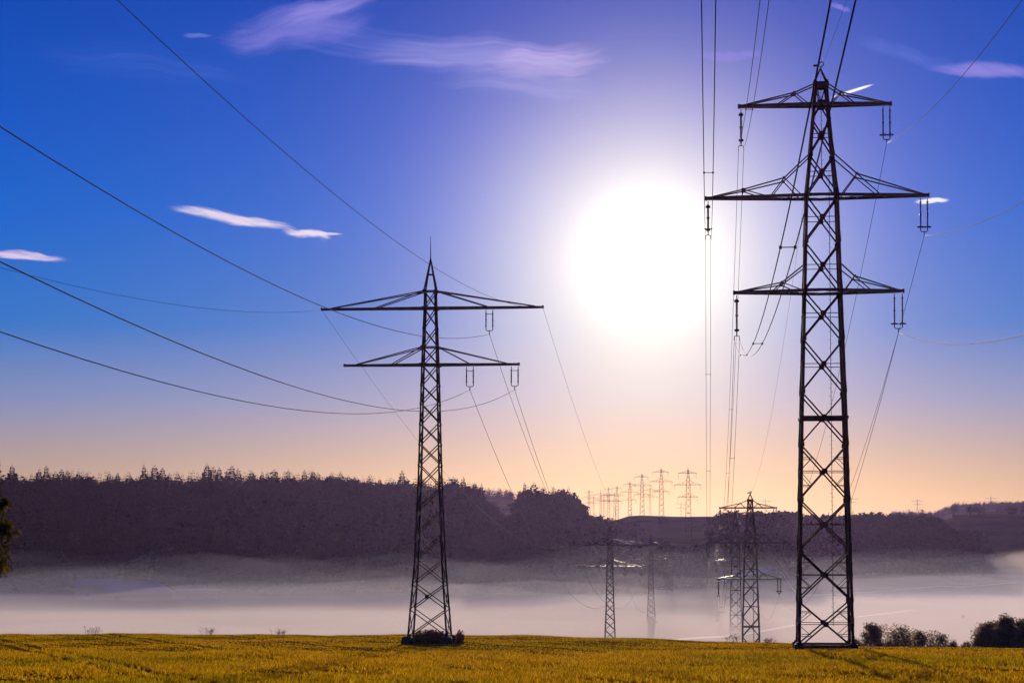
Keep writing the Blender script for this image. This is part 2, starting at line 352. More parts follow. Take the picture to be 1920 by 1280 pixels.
# ------------------------------------------------------------------ vegetation generators
def rnd_quads(C, size, squash=1.0, elong=1.6):
    """Leaf-sized kites round the centres C, facing every way."""
    n = len(C); a = rng.normal(size=(n, 3)); a /= np.linalg.norm(a, axis=1)[:, None]
    b_ = rng.normal(size=(n, 3)); b_ -= a*(a*b_).sum(1)[:, None]; b_ /= np.linalg.norm(b_, axis=1)[:, None]
    sz = size*rng.uniform(.6, 1.3, (n, 1))
    V = np.stack([C-a*sz*elong*.5, C+b_*sz*.45-a*sz*.05, C+a*sz*elong*.5, C-b_*sz*.45-a*sz*.05], 1).reshape(-1, 3)
    return V, np.arange(4*n).reshape(n, 4)
def broadleaf(H, R, trunk, nleaf, leaf, nclump=26, multi=1, lean=.0, low=.18, tight=.24, cut=0.0):
    """A tapered trunk (or several stems) with limbs to leaf clumps; returns limb MB and leaf arrays."""
    mb = MB(); cl = []
    zc = H*(.5+low/2); hz_ = H*(.5-low/2)
    for k in range(nclump):
        for _ in range(30):
            p = rng.uniform(-1, 1, 3)
            if .25 < np.linalg.norm(p) < 1: break
        taper = 1-.35*max(0, p[2])
        cl.append(np.array((p[0]*R*taper+lean*H*(p[2]+1)/2, p[1]*R*taper, zc+p[2]*hz_*.93))*1.0)
    cl = np.array(cl); cl = cl[cl[:, 2] > cut*H]; nclump = len(cl)
    for s in range(multi):
        ox = (s-(multi-1)/2)*R*.9/max(1, multi-.99) if multi > 1 else 0; oy = rng.uniform(-.2, .2)*R if multi > 1 else 0
        pts = [(ox, oy, -.3), (ox*1.02+R*rng.uniform(-.04, .04), oy, H*.3), (ox*1.1+R*rng.uniform(-.08, .08)+lean*H*.3, oy, H*.6), (ox*1.15+lean*H*.5, oy, H*.9)]
        mb.tube(pts, [trunk*1.2, trunk*.85, trunk*.5, trunk*.12], 6)
    for c in cl:
        ox = 0
        if multi > 1:
            s = rng.integers(multi); ox = (s-(multi-1)/2)*R*.9/max(1, multi-.99)
        z0 = max(H*.15, c[2]-H*.28); q = np.array((ox*1.05, 0, z0)); mid = (q+c)/2+rng.normal(size=3)*R*.05
        mb.tube([q, mid, c], [trunk*.38, trunk*.22, trunk*.06], 4)
    rad = R*tight*rng.uniform(.65, 1.35, nclump); idx = rng.integers(0, nclump, nleaf)
    off = np.clip(rng.normal(size=(nleaf, 3)), -1.9, 1.9)*np.array((1, 1, .8)); C = cl[idx]+off*rad[idx][:, None]*.8
    C[:, 2] = np.maximum(C[:, 2], .08*H)
    V, Q = rnd_quads(C, leaf); return mb, V, Q
def conifer(H, R, whorls, per, ragged=.25, bare=.08):
    """Trunk plus whorls of drooping, twiggy branches."""
    mb = MB(); mb.tube([(0, 0, -.5), (0, 0, H*.5), (0, 0, H)], [H*.016, H*.010, H*.002], 5)
    Vs = []
    for w in range(whorls):
        t = (w+rng.uniform(0, .8))/whorls; z = H*(bare+(1-bare)*t*.985); L = R*(1-t)**.58*rng.uniform(1-ragged, 1+ragged)+.04*R
        for k in range(per):
            if rng.random() < ragged*.4: continue
            an = 2*pi*(k/per)+rng.uniform(-.4, .4)+w; l = L*rng.uniform(.6, 1.15); d = np.array((cos(an), sin(an), 0)); sd_ = np.array((-sin(an), cos(an), 0))
            droop = -l*rng.uniform(.18, .42)*(1-t*.7); p0 = np.array((0, 0, z)); tip = p0+d*l+np.array((0, 0, droop+l*.10)); mid = p0+d*l*.55+np.array((0, 0, droop*.75))
            wd = l*rng.uniform(.22, .34)+.03*R
            hang = np.array((0, 0, -wd*rng.uniform(.7, 1.4)))
            Vs += [[p0, mid+sd_*wd, tip], [p0, tip, mid-sd_*wd], [p0*.4+mid*.6, mid*.3+tip*.7, mid+hang+d*l*.1]]
    return mb, np.array(Vs).reshape(-1, 3)
def tri_faces(V): return np.arange(len(V)).reshape(-1, 3)

# --- the woods, as stuff: prototypes tiled into one mesh per wood
PC = []
for k in range(4):
    mb, Vt = conifer(1.0, rng.uniform(.2, .27), 15, 5, .35, .1); PC.append(Vt)
PD = []
for k in range(4):
    _, Vq, Q = broadleaf(1.0, .36, .02, 110, .15, 14, low=.12, tight=.42)
    PD.append(np.concatenate([Vq[Q[:, [0, 1, 2]]], Vq[Q[:, [0, 2, 3]]]], 0).reshape(-1, 3))
def wood_mesh(name, spots, m):
    """spots: x, y, z, height, proto list index, spread"""
    Vs = []
    for x, y, z, h, P, wd in spots:
        a = rng.uniform(0, 2*pi); R = np.array(((cos(a), -sin(a), 0), (sin(a), cos(a), 0), (0, 0, 1)))
        Vs.append((P @ R.T)*np.array((h*wd, h*wd, h))+(x, y, z-.4))
    V = np.concatenate(Vs, 0); return link(name, npmesh(name, V, tri_faces(V)), m)
def scatter(p0, p1, y0, y1, n):
    px = rng.uniform(p0, p1, n); Y = np.sqrt(rng.uniform(y0*y0, y1*y1, n)); X = (px-960)/F0*Y; return px, X, Y*K, ground(X, Y*K)
conf, deci = [], []
def fill(p0, p1, y0, y1, n, share, h0, h1, edge=None):
    px, X, Y, Z = scatter(p0, p1, y0, y1, n)
    for a, x, y, z in zip(px, X, Y, Z):
        s_ = share(a) if callable(share) else share
        if rng.random() < s_: conf.append((x, y, z, rng.uniform(h0, h1)*1.08, PC[rng.integers(4)], rng.uniform(.9, 1.2)))
        else: deci.append((x, y, z, rng.uniform(h0, h1)*.86, PD[rng.integers(4)], rng.uniform(.85, 1.15)))
cshare = lambda a: float(np.interp(a, [0, 600, 850, 960, 1040, 1080, 1200], [.85, .85, .75, .55, .45, .1, .02]))
fill(-260, 900, 806, 1040, 3500, cshare, 14, 27)
fill(900, 1192, 806, 1030, 900, cshare, 12, 22)
fill(1196, 1338, 786, 872, 190, .05, 9, 13)
fill(1335, 1490, 862, 1000, 420, .08, 13, 20)
fill(1470, 1842, 965, 1110, 1000, .03, 13, 20)
fill(1835, 1862, 985, 1060, 40, .02, 8, 13)
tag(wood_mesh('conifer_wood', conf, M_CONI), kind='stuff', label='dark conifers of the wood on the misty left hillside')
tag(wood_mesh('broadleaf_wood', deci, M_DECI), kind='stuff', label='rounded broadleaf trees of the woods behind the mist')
conf, deci = [], []
fill(-250, 1020, 1770, 1850, 1250, .92, 14, 20)
fill(1672, 2100, 2170, 2260, 700, .7, 14, 21)
fill(1455, 1500, 1300, 1330, 16, 0, 16, 22)
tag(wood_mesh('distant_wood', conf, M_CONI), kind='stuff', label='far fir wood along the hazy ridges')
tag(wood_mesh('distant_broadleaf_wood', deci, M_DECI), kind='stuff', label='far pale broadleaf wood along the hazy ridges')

# --- single conifers that stand up out of the skyline
SKYL = [(23, 868), (74, 876), (87, 870), (104, 882), (116, 877), (127, 879), (147, 884), (220, 885), (270, 868), (290, 870), (305, 874), (318, 884),
        (388, 866), (400, 872), (411, 873), (427, 877), (435, 870), (446, 875), (472, 880), (492, 882), (501, 882), (514, 878), (541, 878), (571, 878), (587, 879),
        (622, 883), (639, 882), (653, 889), (664, 891), (692, 890), (712, 894), (739, 896), (754, 879), (850, 892), (857, 896), (869, 892), (890, 902), (903, 904),
        (984, 902), (1001, 902), (1017, 910), (1038, 910), (1055, 912)]
CONI_PROTO = []
for k in range(6):
    mb, Vt = conifer(20.0, (5.2, 5.8, 4.2, 6.2, 5.0, 4.4)[k], (24, 22, 30, 19, 26, 26)[k], 9, (.35, .5, .3, .55, .4, .4)[k], (.1, .2, .1, .25, .15, .1)[k])
    CONI_PROTO.append((mb, Vt))
coni_me = []
SPECIAL = {23: 'ragged spruce with sparse drooping boughs rising beside the left edge tree', 270: 'stout bushy spruce, tallest of the left clump above the dark wood',
           388: 'broad crowned spruce with a blunt top above the middle of the left wood', 754: 'lone tall spruce with a narrow tufted top just left of the two armed pylon',
           984: 'left one of two ragged spruces on the knoll right of the two armed pylon', 1001: 'right one of two ragged spruces on the knoll right of the two armed pylon',
           850: 'spruce standing first on the wood edge right of the two armed pylon', 869: 'pointed spruce, third along the wood edge right of the two armed pylon',
           640: 'spruce with a reddish tint', 87: 'slender pointed spruce beside a shorter twin above the left wood', 622: 'dense cone shaped spruce with full boughs on the wood skyline'}
for n_, (px, py) in enumerate(SKYL):
    k = n_ % 6; 
    if px in (754,): k = 5
    Y = 1012 if px < 900 else 985
    x, y, ztop = at(px, py, Y); zb = gz(x, y); h = max(12, ztop-zb)
    e = empty('spruce_tree', (x, y, zb-.4), rng.uniform(0, 6))
    if len(coni_me) <= k or True:
        pass
    if n_ < 6:
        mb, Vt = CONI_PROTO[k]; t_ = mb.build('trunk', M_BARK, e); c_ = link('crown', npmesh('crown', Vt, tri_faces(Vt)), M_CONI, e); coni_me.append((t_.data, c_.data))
    else:
        for nm, me in zip(('trunk', 'crown'), coni_me[k]):
            q = bpy.data.objects.new(nm, me); COL.objects.link(q); q.parent = e
    wf = rng.uniform(.85, 1.15); e.scale = (h/20*wf, h/20*wf, h/20)
    if px in SPECIAL: lab = SPECIAL[px]
    elif px < 160: lab = 'ragged dark spruce in the far left stretch of the wood skyline'
    elif px < 330: lab = 'smaller dark spruce round the stout clump in the left wood skyline'
    elif px < 480: lab = 'dark spruce in the row right of the broad crowned spruce'
    elif px < 600: lab = 'dark spruce in the even middle stretch of the wood skyline'
    elif px < 760: lab = 'spruce on the falling skyline shortly left of the two armed pylon'
    elif px < 930: lab = 'spruce on the wood edge close right of the two armed pylon'
    else: lab = 'short ragged spruce on the rounded knoll before the far pylons'
    tag(e, lab, 'tree', 'spruces on the skyline of the left wood')

# --- single trees on the right hill
for k, (px, py, w_, h_) in enumerate([(1788, 944, 12, 14), (1816, 945, 11, 13), (1831, 950, 14, 9), (1845, 948, 7, 7), (1873, 946, 9, 10), (1895, 948, 18, 8), (1917, 945, 10, 10), (1730, 952, 8, 8), (1703, 952, 8, 8)]):
    Y = 1285.0; x, y, zt = at(px, py, Y); zb = gz(x, y); H = max(4.0, zt-zb); R = w_/2/F0*Y*1.1
    e = empty('hill_tree', (x, y, zb)); mb, Vq, Q = broadleaf(H, R, .25, 500, max(.5, R*.22), 16, low=.1, tight=.34)
    mb.build('trunk', M_BARK, e); link('crown', npmesh('crown', Vq, Q), M_DECI, e)
    tag(e, ['round hazy tree on the right hill crest, first from the left of two alike', 'round hazy tree on the hill crest just left of the dark dome bush', 'dark dome shaped bush on the right hill crest, darkest there',
            'tiny pale tree right beside the dark dome bush', 'small hazy tree between dome bush and the wide grove', 'wide low grove tree near the right end of the hill crest',
            'hazy tree cut by the right picture edge on the hill crest', 'small faint tree at the foot of the far ridge, right one of two', 'small faint tree at the foot of the far ridge, left one of two'][k], 'tree', 'trees dotted along the right hill crest')

# --- bushes behind the crest by the right pylon, and at the right edge
BUSH = [(1600, 1197, 30, 145, 'low grey bush half hidden behind the foot of the big right pylon'), (1638, 1163, 46, 150, 'pointed bush with a peaked top right of the big pylon foot'),
        (1685, 1176, 74, 150, 'wide rounded bush right of the peaked one'), (1722, 1178, 36, 152, 'narrow bush with feathery top beside the wide rounded one'),
        (1757, 1185, 62, 150, 'low bush at the right end of the dense row by the pylon'),
        (1785, 1201, 24, 140, 'small thin bush standing alone in the gap of the row'), (1813, 1206, 30, 140, 'small low round bush left of the tall birch like trees'),
        (1856, 1168, 54, 132, 'bushy tree with leafy left side, left one of the tall group'), (1887, 1155, 40, 130, 'tallest tree with several thin stems at the right edge'),
        (1916, 1160, 50, 131, 'leafy tree cut by the right picture edge')]
for k, (px, py, w_, Y, lab) in enumerate(BUSH):
    x, y, zt = at(px, py, Y); zb = gz(x, y); H = zt-zb; R = w_/2/F0*Y*.92
    big = k >= 7
    e = empty('birch_tree' if big else 'bush', (x, y, zb), rng.uniform(0, 6))
    mb, Vq, Q = broadleaf(H*1.03, R*1.22, .05 if not big else .055, int(5200*min(1.8, max(.6, R))), .19, 70, 5 if big else 4, 0, .02 if big else -.25, .27)
    mb.build('stems', M_BARK, e); link('foliage', npmesh('foliage', Vq, Q), M_BUSH, e)
    tag(e, lab, 'tree' if big else 'bush', 'bushes and trees behind the field crest on the right')

# --- tree at the left picture edge
x, y, zt = at(-141, 690, 40); zb = gz(x, y)
e = empty('broadleaf_tree', (x, y, zb)); H = zt-zb
mb, Vq, Q = broadleaf(H, 3.3, .2, 42000, .13, 420, 1, 0, .08, .085, .46)
mb.build('trunk', M_BARK, e); link('crown', npmesh('crown', Vq, Q), M_NEAR, e)
tag(e, 'dark leafy tree reaching in at the left picture edge, nearest tree of all', 'tree')

# --- dry weeds on the crest
for k, (px, py, w_, hh, lab) in enumerate([(175, 1190, 36, 16, 'bare branching weed on the field crest far left'), (390, 1190, 24, 14, 'thin dry weed on the crest between two others'),
        (525, 1189, 34, 13, 'dark tufted weeds in a short row on the crest, left of the two armed pylon'), (1371, 1203, 30, 14, 'reddish dry weed on the crest before the middle pylon foot'), (1441, 1209, 18, 8, 'small dark dry tuft on the crest left of the big pylon')]):
    Y = [146, 147, 148, 127, 123][k]; x = (px-960)/F0*Y; zb = gz(x, Y*K); mb = MB(); tips = []
    R = w_/2/F0*Y; H = hh/F0*Y
    for q in range(16):
        bx, by = rng.uniform(-R, R)*.8, rng.uniform(-.4, .4); h = H*rng.uniform(.5, 1.15); tx = bx+rng.normal()*.25
        mb.tube([(bx, by, -.05), ((bx+tx)/2, by, h*.5), (tx, by, h)], [.02, .014, .006], 4)
        for z in range(3):
            f_ = rng.uniform(.4, .9); p = np.array((bx+(tx-bx)*f_, by, h*f_)); t_ = p+np.array((rng.normal()*.22, rng.normal()*.15, rng.uniform(.1, .3))); mb.tube([p, t_], [.010, .005], 3); tips.append(t_)
        tips.append((tx, by, h))
    Vq, Q = rnd_quads(np.repeat(np.array(tips), 3, 0)+rng.normal(size=(len(tips)*3, 3))*.05, .07); mb.poly(Vq, Q)
    e = mb.build('dry_weed', M_DRY); e.location = (x, Y*K, zb); tag(e, lab, 'weed', 'dry weeds along the field crest')

# --- thicket at the foot of the left pylon
LT = at(806, 1205, 125); LT[2] = gz(LT[0], 250.0)
for k, (px, w_, hh, n_, lab) in enumerate([(810, 62, 27, 170, 'dense reddish thicket between the concrete feet of the two armed pylon'), (862, 15, 26, 26, 'slim upright bush just right of the two armed pylon foot')]):
    Y = 124.6; x = (px-960)/F0*Y; zb = gz(x, Y*K); e = empty('thicket', (x, Y*K, zb)); mb = MB(); C = []; R = w_/2/F0*Y; H = hh/F0*Y
    for q in range(n_):
        bx, by = rng.uniform(-R, R), rng.uniform(-1.4, 1.2) if k == 0 else rng.uniform(-.4, .4); h = H*rng.uniform(.55, 1.05)*(1-.25*abs(bx/R)**3)
        tx = bx+rng.normal()*.12; mb.tube([(bx, by, -.05), (tx, by, h)], [.02, .006], 3)
        for z in range(16): f_ = rng.uniform(.08, 1.0); C.append((bx+(tx-bx)*f_+rng.normal()*.09, by+rng.normal()*.09, h*f_))
    mb.build('stems', M_BARK, e); Vq, Q = rnd_quads(np.array(C), .17, elong=2.2); link('foliage', npmesh('foliage', Vq, Q), M_DRY, e)
    tag(e, lab, 'bush')

# --- the crop itself
def tufts(y0, y1, dens, h0, h1, wdt):
    n = int(dens*.55*(y1*y1-y0*y0)); Y = np.sqrt(rng.uniform(y0*y0, y1*y1, n)); X = rng.uniform(-.545, .545, n)*Y
    Y = Y*K; patch = np.sin(X*.35+Y*.11)+np.sin(X*.13-Y*.17+1.3)+.8*np.sin(X*1.1+Y*.7); cc_ = .84*X+.55/K*Y-19.3
    d = np.abs(np.abs(((cc_+7.6) % 15.2)-7.6)-1.0); keep = (d > .5) | (rng.random(n) < .1); keep &= rng.random(n) < .72+.24*patch
    X, Y, patch = X[keep], Y[keep], patch[keep]; n = len(X); Z = ground(X, Y)
    h = rng.uniform(h0, h1, n)*(1+.16*patch); k = 3; Vs = []
    for _ in range(k):
        a = rng.uniform(0, 2*pi, n); ln = rng.uniform(.1, .9, n)*h; w = wdt*rng.uniform(.6, 1.4, n); r = rng.uniform(0, .12, (n, 2))
        bx, by = X+r[:, 0]-.06, Y+r[:, 1]-.06; ca_, sa_ = np.cos(a), np.sin(a); b2 = a+rng.uniform(0, pi, n)
        Vs.append(np.stack([np.stack([bx-np.cos(b2)*w, by-np.sin(b2)*w, Z-.02], -1), np.stack([bx+np.cos(b2)*w, by+np.sin(b2)*w, Z-.02], -1), np.stack([bx+ca_*ln, by+sa_*ln, Z+h], -1)], 1))
    return np.concatenate(Vs, 0).reshape(-1, 3)
V1 = np.concatenate([tufts(60, 105.5, 34, .10, .36, .045), tufts(105.5, 158, 16, .05, .13, .05)], 0)
tag(link('field_crop', npmesh('field_crop', V1, tri_faces(V1)), M_GRASS), 'short golden green crop covering the foreground field', kind='stuff')

# ------------------------------------------------------------------ pylons
def square(hw, z): return [np.array((sx*hw, sy*hw, z)) for sx, sy in ((-1, -1), (1, -1), (1, 1), (-1, 1))]
def legs(root, prof, w, t, zb=-1.0):
    """prof: list of (z, half width). One mesh per leg, L sections with splice plates."""
    for sx, sy in ((-1, -1), (1, -1), (1, 1), (-1, 1)):
        mb = MB()
        for (z0, a), (z1, b_) in zip(prof[:-1], prof[1:]):
            mb.angle((sx*a, sy*a, z0), (sx*b_, sy*b_, z1+.02), w, t, sx, sy)
        for z, a in prof[::2]: mb.box((sx*(a-w*.5), sy*(a-w*.5), z), (w*1.15, w*1.15, w*2.2))
        mb.build('leg', M_STEEL, root)
def hw_at(prof, z): return float(np.interp(z, [p[0] for p in prof], [p[1] for p in prof]))
def plate(mb, c, nrm, s, t=.03):
    mb.beam(np.array(c)-np.array(nrm)*t, np.array(c)+np.array(nrm)*t, s, s)
def bracing(root, prof, nodes, bw, plates=.0, horiz=(), redundant=()):
    mb = MB()
    for i, (z0, z1) in enumerate(zip(nodes[:-1], nodes[1:])):
        a, b_ = hw_at(prof, z0), hw_at(prof, z1); C0, C1 = square(a, z0), square(b_, z1)
        zm = z0+(z1-z0)*a/(a+b_); hm = hw_at(prof, zm)
        for f_ in range(4):
            p, q = f_, (f_+1) % 4; nrm = ((0, -1, 0), (1, 0, 0), (0, 1, 0), (-1, 0, 0))[f_]; n_ = np.array(nrm)
            mb.beam(C0[p]+n_*.0, C1[q], bw, bw*.7, nrm); mb.beam(C0[q]-n_*bw, C1[p]-n_*bw, bw, bw*.7, nrm)
            if plates:
                cm = (square(hm, zm)[p]+square(hm, zm)[q])/2; plate(mb, cm, n_, plates)
                for L in (C0[p], C0[q]):
                    inward = (cm*(1, 1, 0)+(0, 0, L[2])-L); inward /= np.linalg.norm(inward); plate(mb, L+inward*plates*.35, n_, plates*.8)
            if i in horiz:
                Ch = square(hm, zm); mb.beam(Ch[p], Ch[q], bw*.45, bw*.45, nrm)
            if i in redundant:
                for zq, zt in (((z0+zm)/2, z0*.62+zm*.38), ((z1+zm)/2, z1*.62+zm*.38)):
                    hq = hw_at(prof, zq); Cq = square(hq, zq); 
                    for L, R_ in ((Cq[p], Cq[q]), (Cq[q], Cq[p])):
                        d = (R_-L); 
                        mb.beam(L, L+d*.26, bw*.42, bw*.42, nrm)
                        Lm = square(hm, zm); base = Lm[p] if np.linalg.norm(L-Cq[p]) < 1e-6 else Lm[q]
                        mb.beam(base, L+d*.25, bw*.4, bw*.4, nrm)
    return mb.build('bracing', M_STEEL, root)
def step_pole(root, x, y0, z0, x1, y1, z1):
    mb = MB(); mb.beam((x, y0, z0), (x1, y1, z1), .06, .06); n = int((z1-z0)/.42)
    for i in range(n):
        t = (i+.5)/n; s_ = 1 if i % 2 else -1; p = np.array((x+(x1-x)*t, y0+(y1-y0)*t, z0+(z1-z0)*t)); mb.beam(p, p+np.array((s_*.24, 0, .01)), .025, .025)
    return mb.build('step_pole', M_STEEL, root)
def truss_arm(mb, sgn, xb, db, xt, z, ztop, xbt, dbt, joints, xs, bw, cw):
    """Pyramid arm: bottom chords front/back from body to tip, top chords over joints, struts down, plan lacing."""
    dep = lambda x: db+(0.16-db)*min(1, max(0, (abs(x)-xb)/(xt-xb)))
    for s_ in (-1, 1):
        mb.beam((sgn*xb*.2, s_*db, z), (sgn*xt, s_*.16, z), cw*.8, cw)
        prev = np.array((sgn*xbt, s_*dbt, ztop))
        for jx, jz in joints:
            p = np.array((sgn*jx, s_*dep(jx)*.92, jz)); mb.beam(prev, p, bw, bw); prev = p
        mb.beam(prev, (sgn*(xt-.5), s_*.18, z+.1), bw, bw)
        for (jx, jz), lst in zip(joints, xs):
            p = np.array((sgn*jx, s_*dep(jx)*.92, jz)); plate(mb, p, (0, 1, 0), bw*2.3)
            for cx in lst: mb.beam(p, (sgn*cx, s_*dep(cx), z+.05), bw*.8, bw*.8)
    n = 7
    X_ = np.linspace(xb*.6, xt-.3, n+1)
    for i in range(n):
        s_ = 1 if i % 2 else -1
        mb.beam((sgn*X_[i], s_*dep(X_[i]), z), (sgn*X_[i+1], -s_*dep(X_[i+1]), z), bw*.7, bw*.7)
        mb.beam((sgn*X_[i+1], -dep(X_[i+1]), z), (sgn*X_[i+1], dep(X_[i+1]), z), bw*.6, bw*.6)
    mb.box((sgn*xt, 0, z), (.22, .5, cw*1.35))
def string_mb(x, z0, L, r):
    mb = MB(); mb.tube([(x, 0, z0), (x, 0, z0-L)], r*.55, 6)
    n = 20
    for i in range(n):
        zz = z0-.25-(L-.45)*i/(n-1); mb.tube([(x, 0, zz+.05), (x, 0, zz-.03)], [r*.6, r*1.15], 7)
    for q in (.0, .5, 1.0): mb.tube([(x, 0, z0-.12-(L-.3)*q+.07), (x, 0, z0-.12-(L-.3)*q-.07)], r*1.25, 7)
    return mb
def double_ins(root, xa, xb_, z, L, rings=True, r=.10):
    xm = (xa+xb_)/2
    y_ = MB()
    for x_ in (xa, xb_): MB().tube([(x_, 0, z-.12), (x_, 0, z-.5)], .045, 5).build('shackle', M_STEEL, root)
    i1 = string_mb(xa, z-.45, L-.8, r).build('insulator', M_INS, root); string_mb(xb_, z-.45, L-.8, r).build('insulator', M_INS, root)
    zb = z-L
    y_.tube([(xa, 0, zb+.45), (xa, 0, zb+.1), (xa+(xb_-xa)*.15, 0, zb), (xb_-(xb_-xa)*.15, 0, zb), (xb_, 0, zb+.1), (xb_, 0, zb+.45)], .05, 6)
    y_.tube([(xm, 0, zb), (xm, 0, zb-.38)], .05, 5); y_.tube([(xm, -.28, zb-.36), (xm, 0, zb-.42), (xm, .28, zb-.36)], .06, 6)
    if not rings: MB().beam((xa, 0, z-.62), (xb_, 0, z-.62), .06, .06).build('spreader', M_STEEL, root)
    yo = y_.build('yoke', M_STEEL, root)
    if rings:
        for x_ in (xa, xb_): MB().ring((x_, 0, zb+.5), .36, .05).build('grading_ring', M_STEEL, yo)
    return (xm, 0, zb-.40)
def single_ins(root, x, z, L):
    y_ = MB(); MB().tube([(x, 0, z-.1), (x, 0, z-.6)], .05, 5).build('shackle', M_STEEL, root)
    string_mb(x, z-.5, L-1.3, .14).build('insulator', M_INS, root)
    zb = z-L+.45; y_.tube([(x, 0, zb+.5), (x, 0, zb)], .06, 5)
    y_.tube([(x-.28, 0, zb-.42), (x-.26, 0, zb-.05), (x, 0, zb+.02), (x+.26, 0, zb-.05), (x+.28, 0, zb-.42)], .05, 5)
    for s_ in (-1, 1): y_.tube([(x+s_*.28, -.25, zb-.40), (x+s_*.28, 0, zb-.45), (x+s_*.28, .25, zb-.40)], .06, 6)
    yo = y_.build('yoke', M_STEEL, root)
    for zz in (z-.75, zb+.6): MB().tube([(x, 0, zz+.09), (x, 0, zz-.09)], .26, 10).build('grading_ring', M_STEEL, yo)
    return (x, 0, zb-.45)

# ---- three armed pylon (the big one on the right); local axes: x along the arms, y along the line
RH = radians(5.26); RT = at(1546.5, 1217, 112.0); RT[2] = gz(RT[0], RT[1])
def zR(py): return float(at(1540, py, 112.0)[2]-RT[2])
def xR(px):
    r = ray(px, 700); k = r[0]/r[1]; return float((k*RT[1]-RT[0])/(cos(RH)+k*sin(RH)))
profR = [(0.0, 2.92), (zR(784), 2.42), (zR(547), 2.02), (zR(369), 1.74), (zR(293), 1.32), (zR(225), 1.0), (zR(158), .74)]
bigp = empty('lattice_pylon', RT, -RH)
legs(bigp, profR, .31, .07)
nodesR = [.25] + [zR(v) for v in (1125, 1031, 936.6, 834, 736, 637, 547.6, 456, 369, 293, 225)]
bracing(bigp, profR, nodesR, .16, .56, horiz=(0, 1, 2, 3, 5, 6, 7, 8, 9, 10), redundant=(0, 1, 3))
for zq, wq in ((zR(784), .30), (.45, .34), (zR(547), .28), (zR(369), .28)):
    Cq = square(hw_at(profR, zq), zq)
    mb = MB()                                            # belt of heavy horizontals
    for p in range(4): mb.beam(Cq[p], Cq[(p+1) % 4], wq*.7, wq)
    mb.build('belt_beam', M_STEEL, bigp)
mb = MB(); zt_ = zR(161); Cq = square(.78, zt_)
for p in range(4): mb.beam(Cq[p], Cq[(p+1) % 4], .12, .62)
mb.box((0, 0, zt_), (1.5, 1.5, .12)); mb.build('top_frame', M_STEEL, bigp)
mb = MB()
for p in square(.74, zR(225)): mb.beam(p*np.array((1, 1, 1)), (p[0]*.55, p[1]*.55, zt_), .14, .1)
for sy in (-1, 1):
    for sx in (-1, 1): mb.beam((sx*.45, sy*.7, zt_-.2), (0, sy*.8, zR(196)), .13, .1); mb.beam((0, sy*.82, zR(196)), (sx*.97, sy*.97, zR(225)), .16, .12)
    plate(mb, (0, sy*.84, zR(197)), (0, 1, 0), .8)
mb.build('top_bracing', M_STEEL, bigp)
mb = MB(); za = zR(129)
for p in square(.72, zt_+.2): mb.beam(p, (0, 0, za), .11, .11)
hk = [(0, 0, za-.1)] + [(.14+.22*cos(t), 0, za+.48+.24*sin(t)) for t in np.linspace(-pi*.65, pi*.95, 12)]
mb.tube(hk, .055, 5); mb.beam((-.75, 0, za+.32), (-.1, 0, za+.36), .14, .2); mb.build('earthwire_peak', M_STEEL, bigp)
def armR(z_py, lt, rt, ztop_py, L, R_):
    z = zR(z_py); zt = zR(ztop_py); hb = hw_at(profR, z); ht = hw_at(profR, zt); mb = MB()
    for sgn, tip, js in ((-1, lt, L), (1, rt, R_)):
        joints = [(abs(xR(jx)), zR(jy)) for jx, jy, _ in js]; xs = [[abs(xR(c)) for c in cs] for _, _, cs in js]
        truss_arm(mb, sgn, hb, hb*.96, abs(xR(tip)), z, zt, ht, ht, joints, xs, .13, .31)
    return mb.build('crossarm', M_ARM, bigp)
armR(197, 1388, 1675, 160, [(1493, 175, (1460, 1518))], [(1580, 176, (1560, 1606))])
armR(369, 1325, 1744, 293, [(1472, 336, (1447, 1503)), (1395, 355, (1393, 1437))], [(1608, 330, (1579, 1652))])
armR(547, 1377, 1695, 500, [(1467, 531, (1449, 1502))], [(1602, 521, (1584, 1632))])
BI = {}
for nm, zpy, (a, b_), lx, bot_r, bot_l in (('top', 197, (1660, 1673), 1392, 264, 279), ('middle', 369, (1729, 1742), 1329, 437, 446), ('low', 547, (1678, 1693), 1382, 617, 636)):
    z = zR(zpy)-.16; BI[nm+'_right'] = double_ins(bigp, xR(a), xR(b_), z, z-zR(bot_r)); BI[nm+'_left'] = single_ins(bigp, xR(lx), z, z-zR(bot_l))
BI['earth'] = (0.2, 0, za+.3)
step_pole(bigp, .75, -2.6, zR(1171), .72, -1.7, zR(331)); step_pole(bigp, -.02, -1.5, zR(331), 0, -.75, zR(166))
for sx, sy in ((-1, -1), (1, -1), (1, 1), (-1, 1)):
    mb = MB(); mb.box((sx*2.78, sy*2.78, .05), (.95, .95, 1.3)); mb.box((sx*2.78, sy*2.78, .75), (.6, .6, .25)); mb.build('footing', M_STEEL, bigp)
for sx in (-1, 1): MB().box((sx*2.72, -2.95, zR(1160)), (.34, .06, .7)).build('number_plate', M_SIGN, bigp)
tag(bigp, 'huge dark three armed lattice pylon on the field crest, nearest one at right', 'pylon', 'three armed pylons of the right power line')

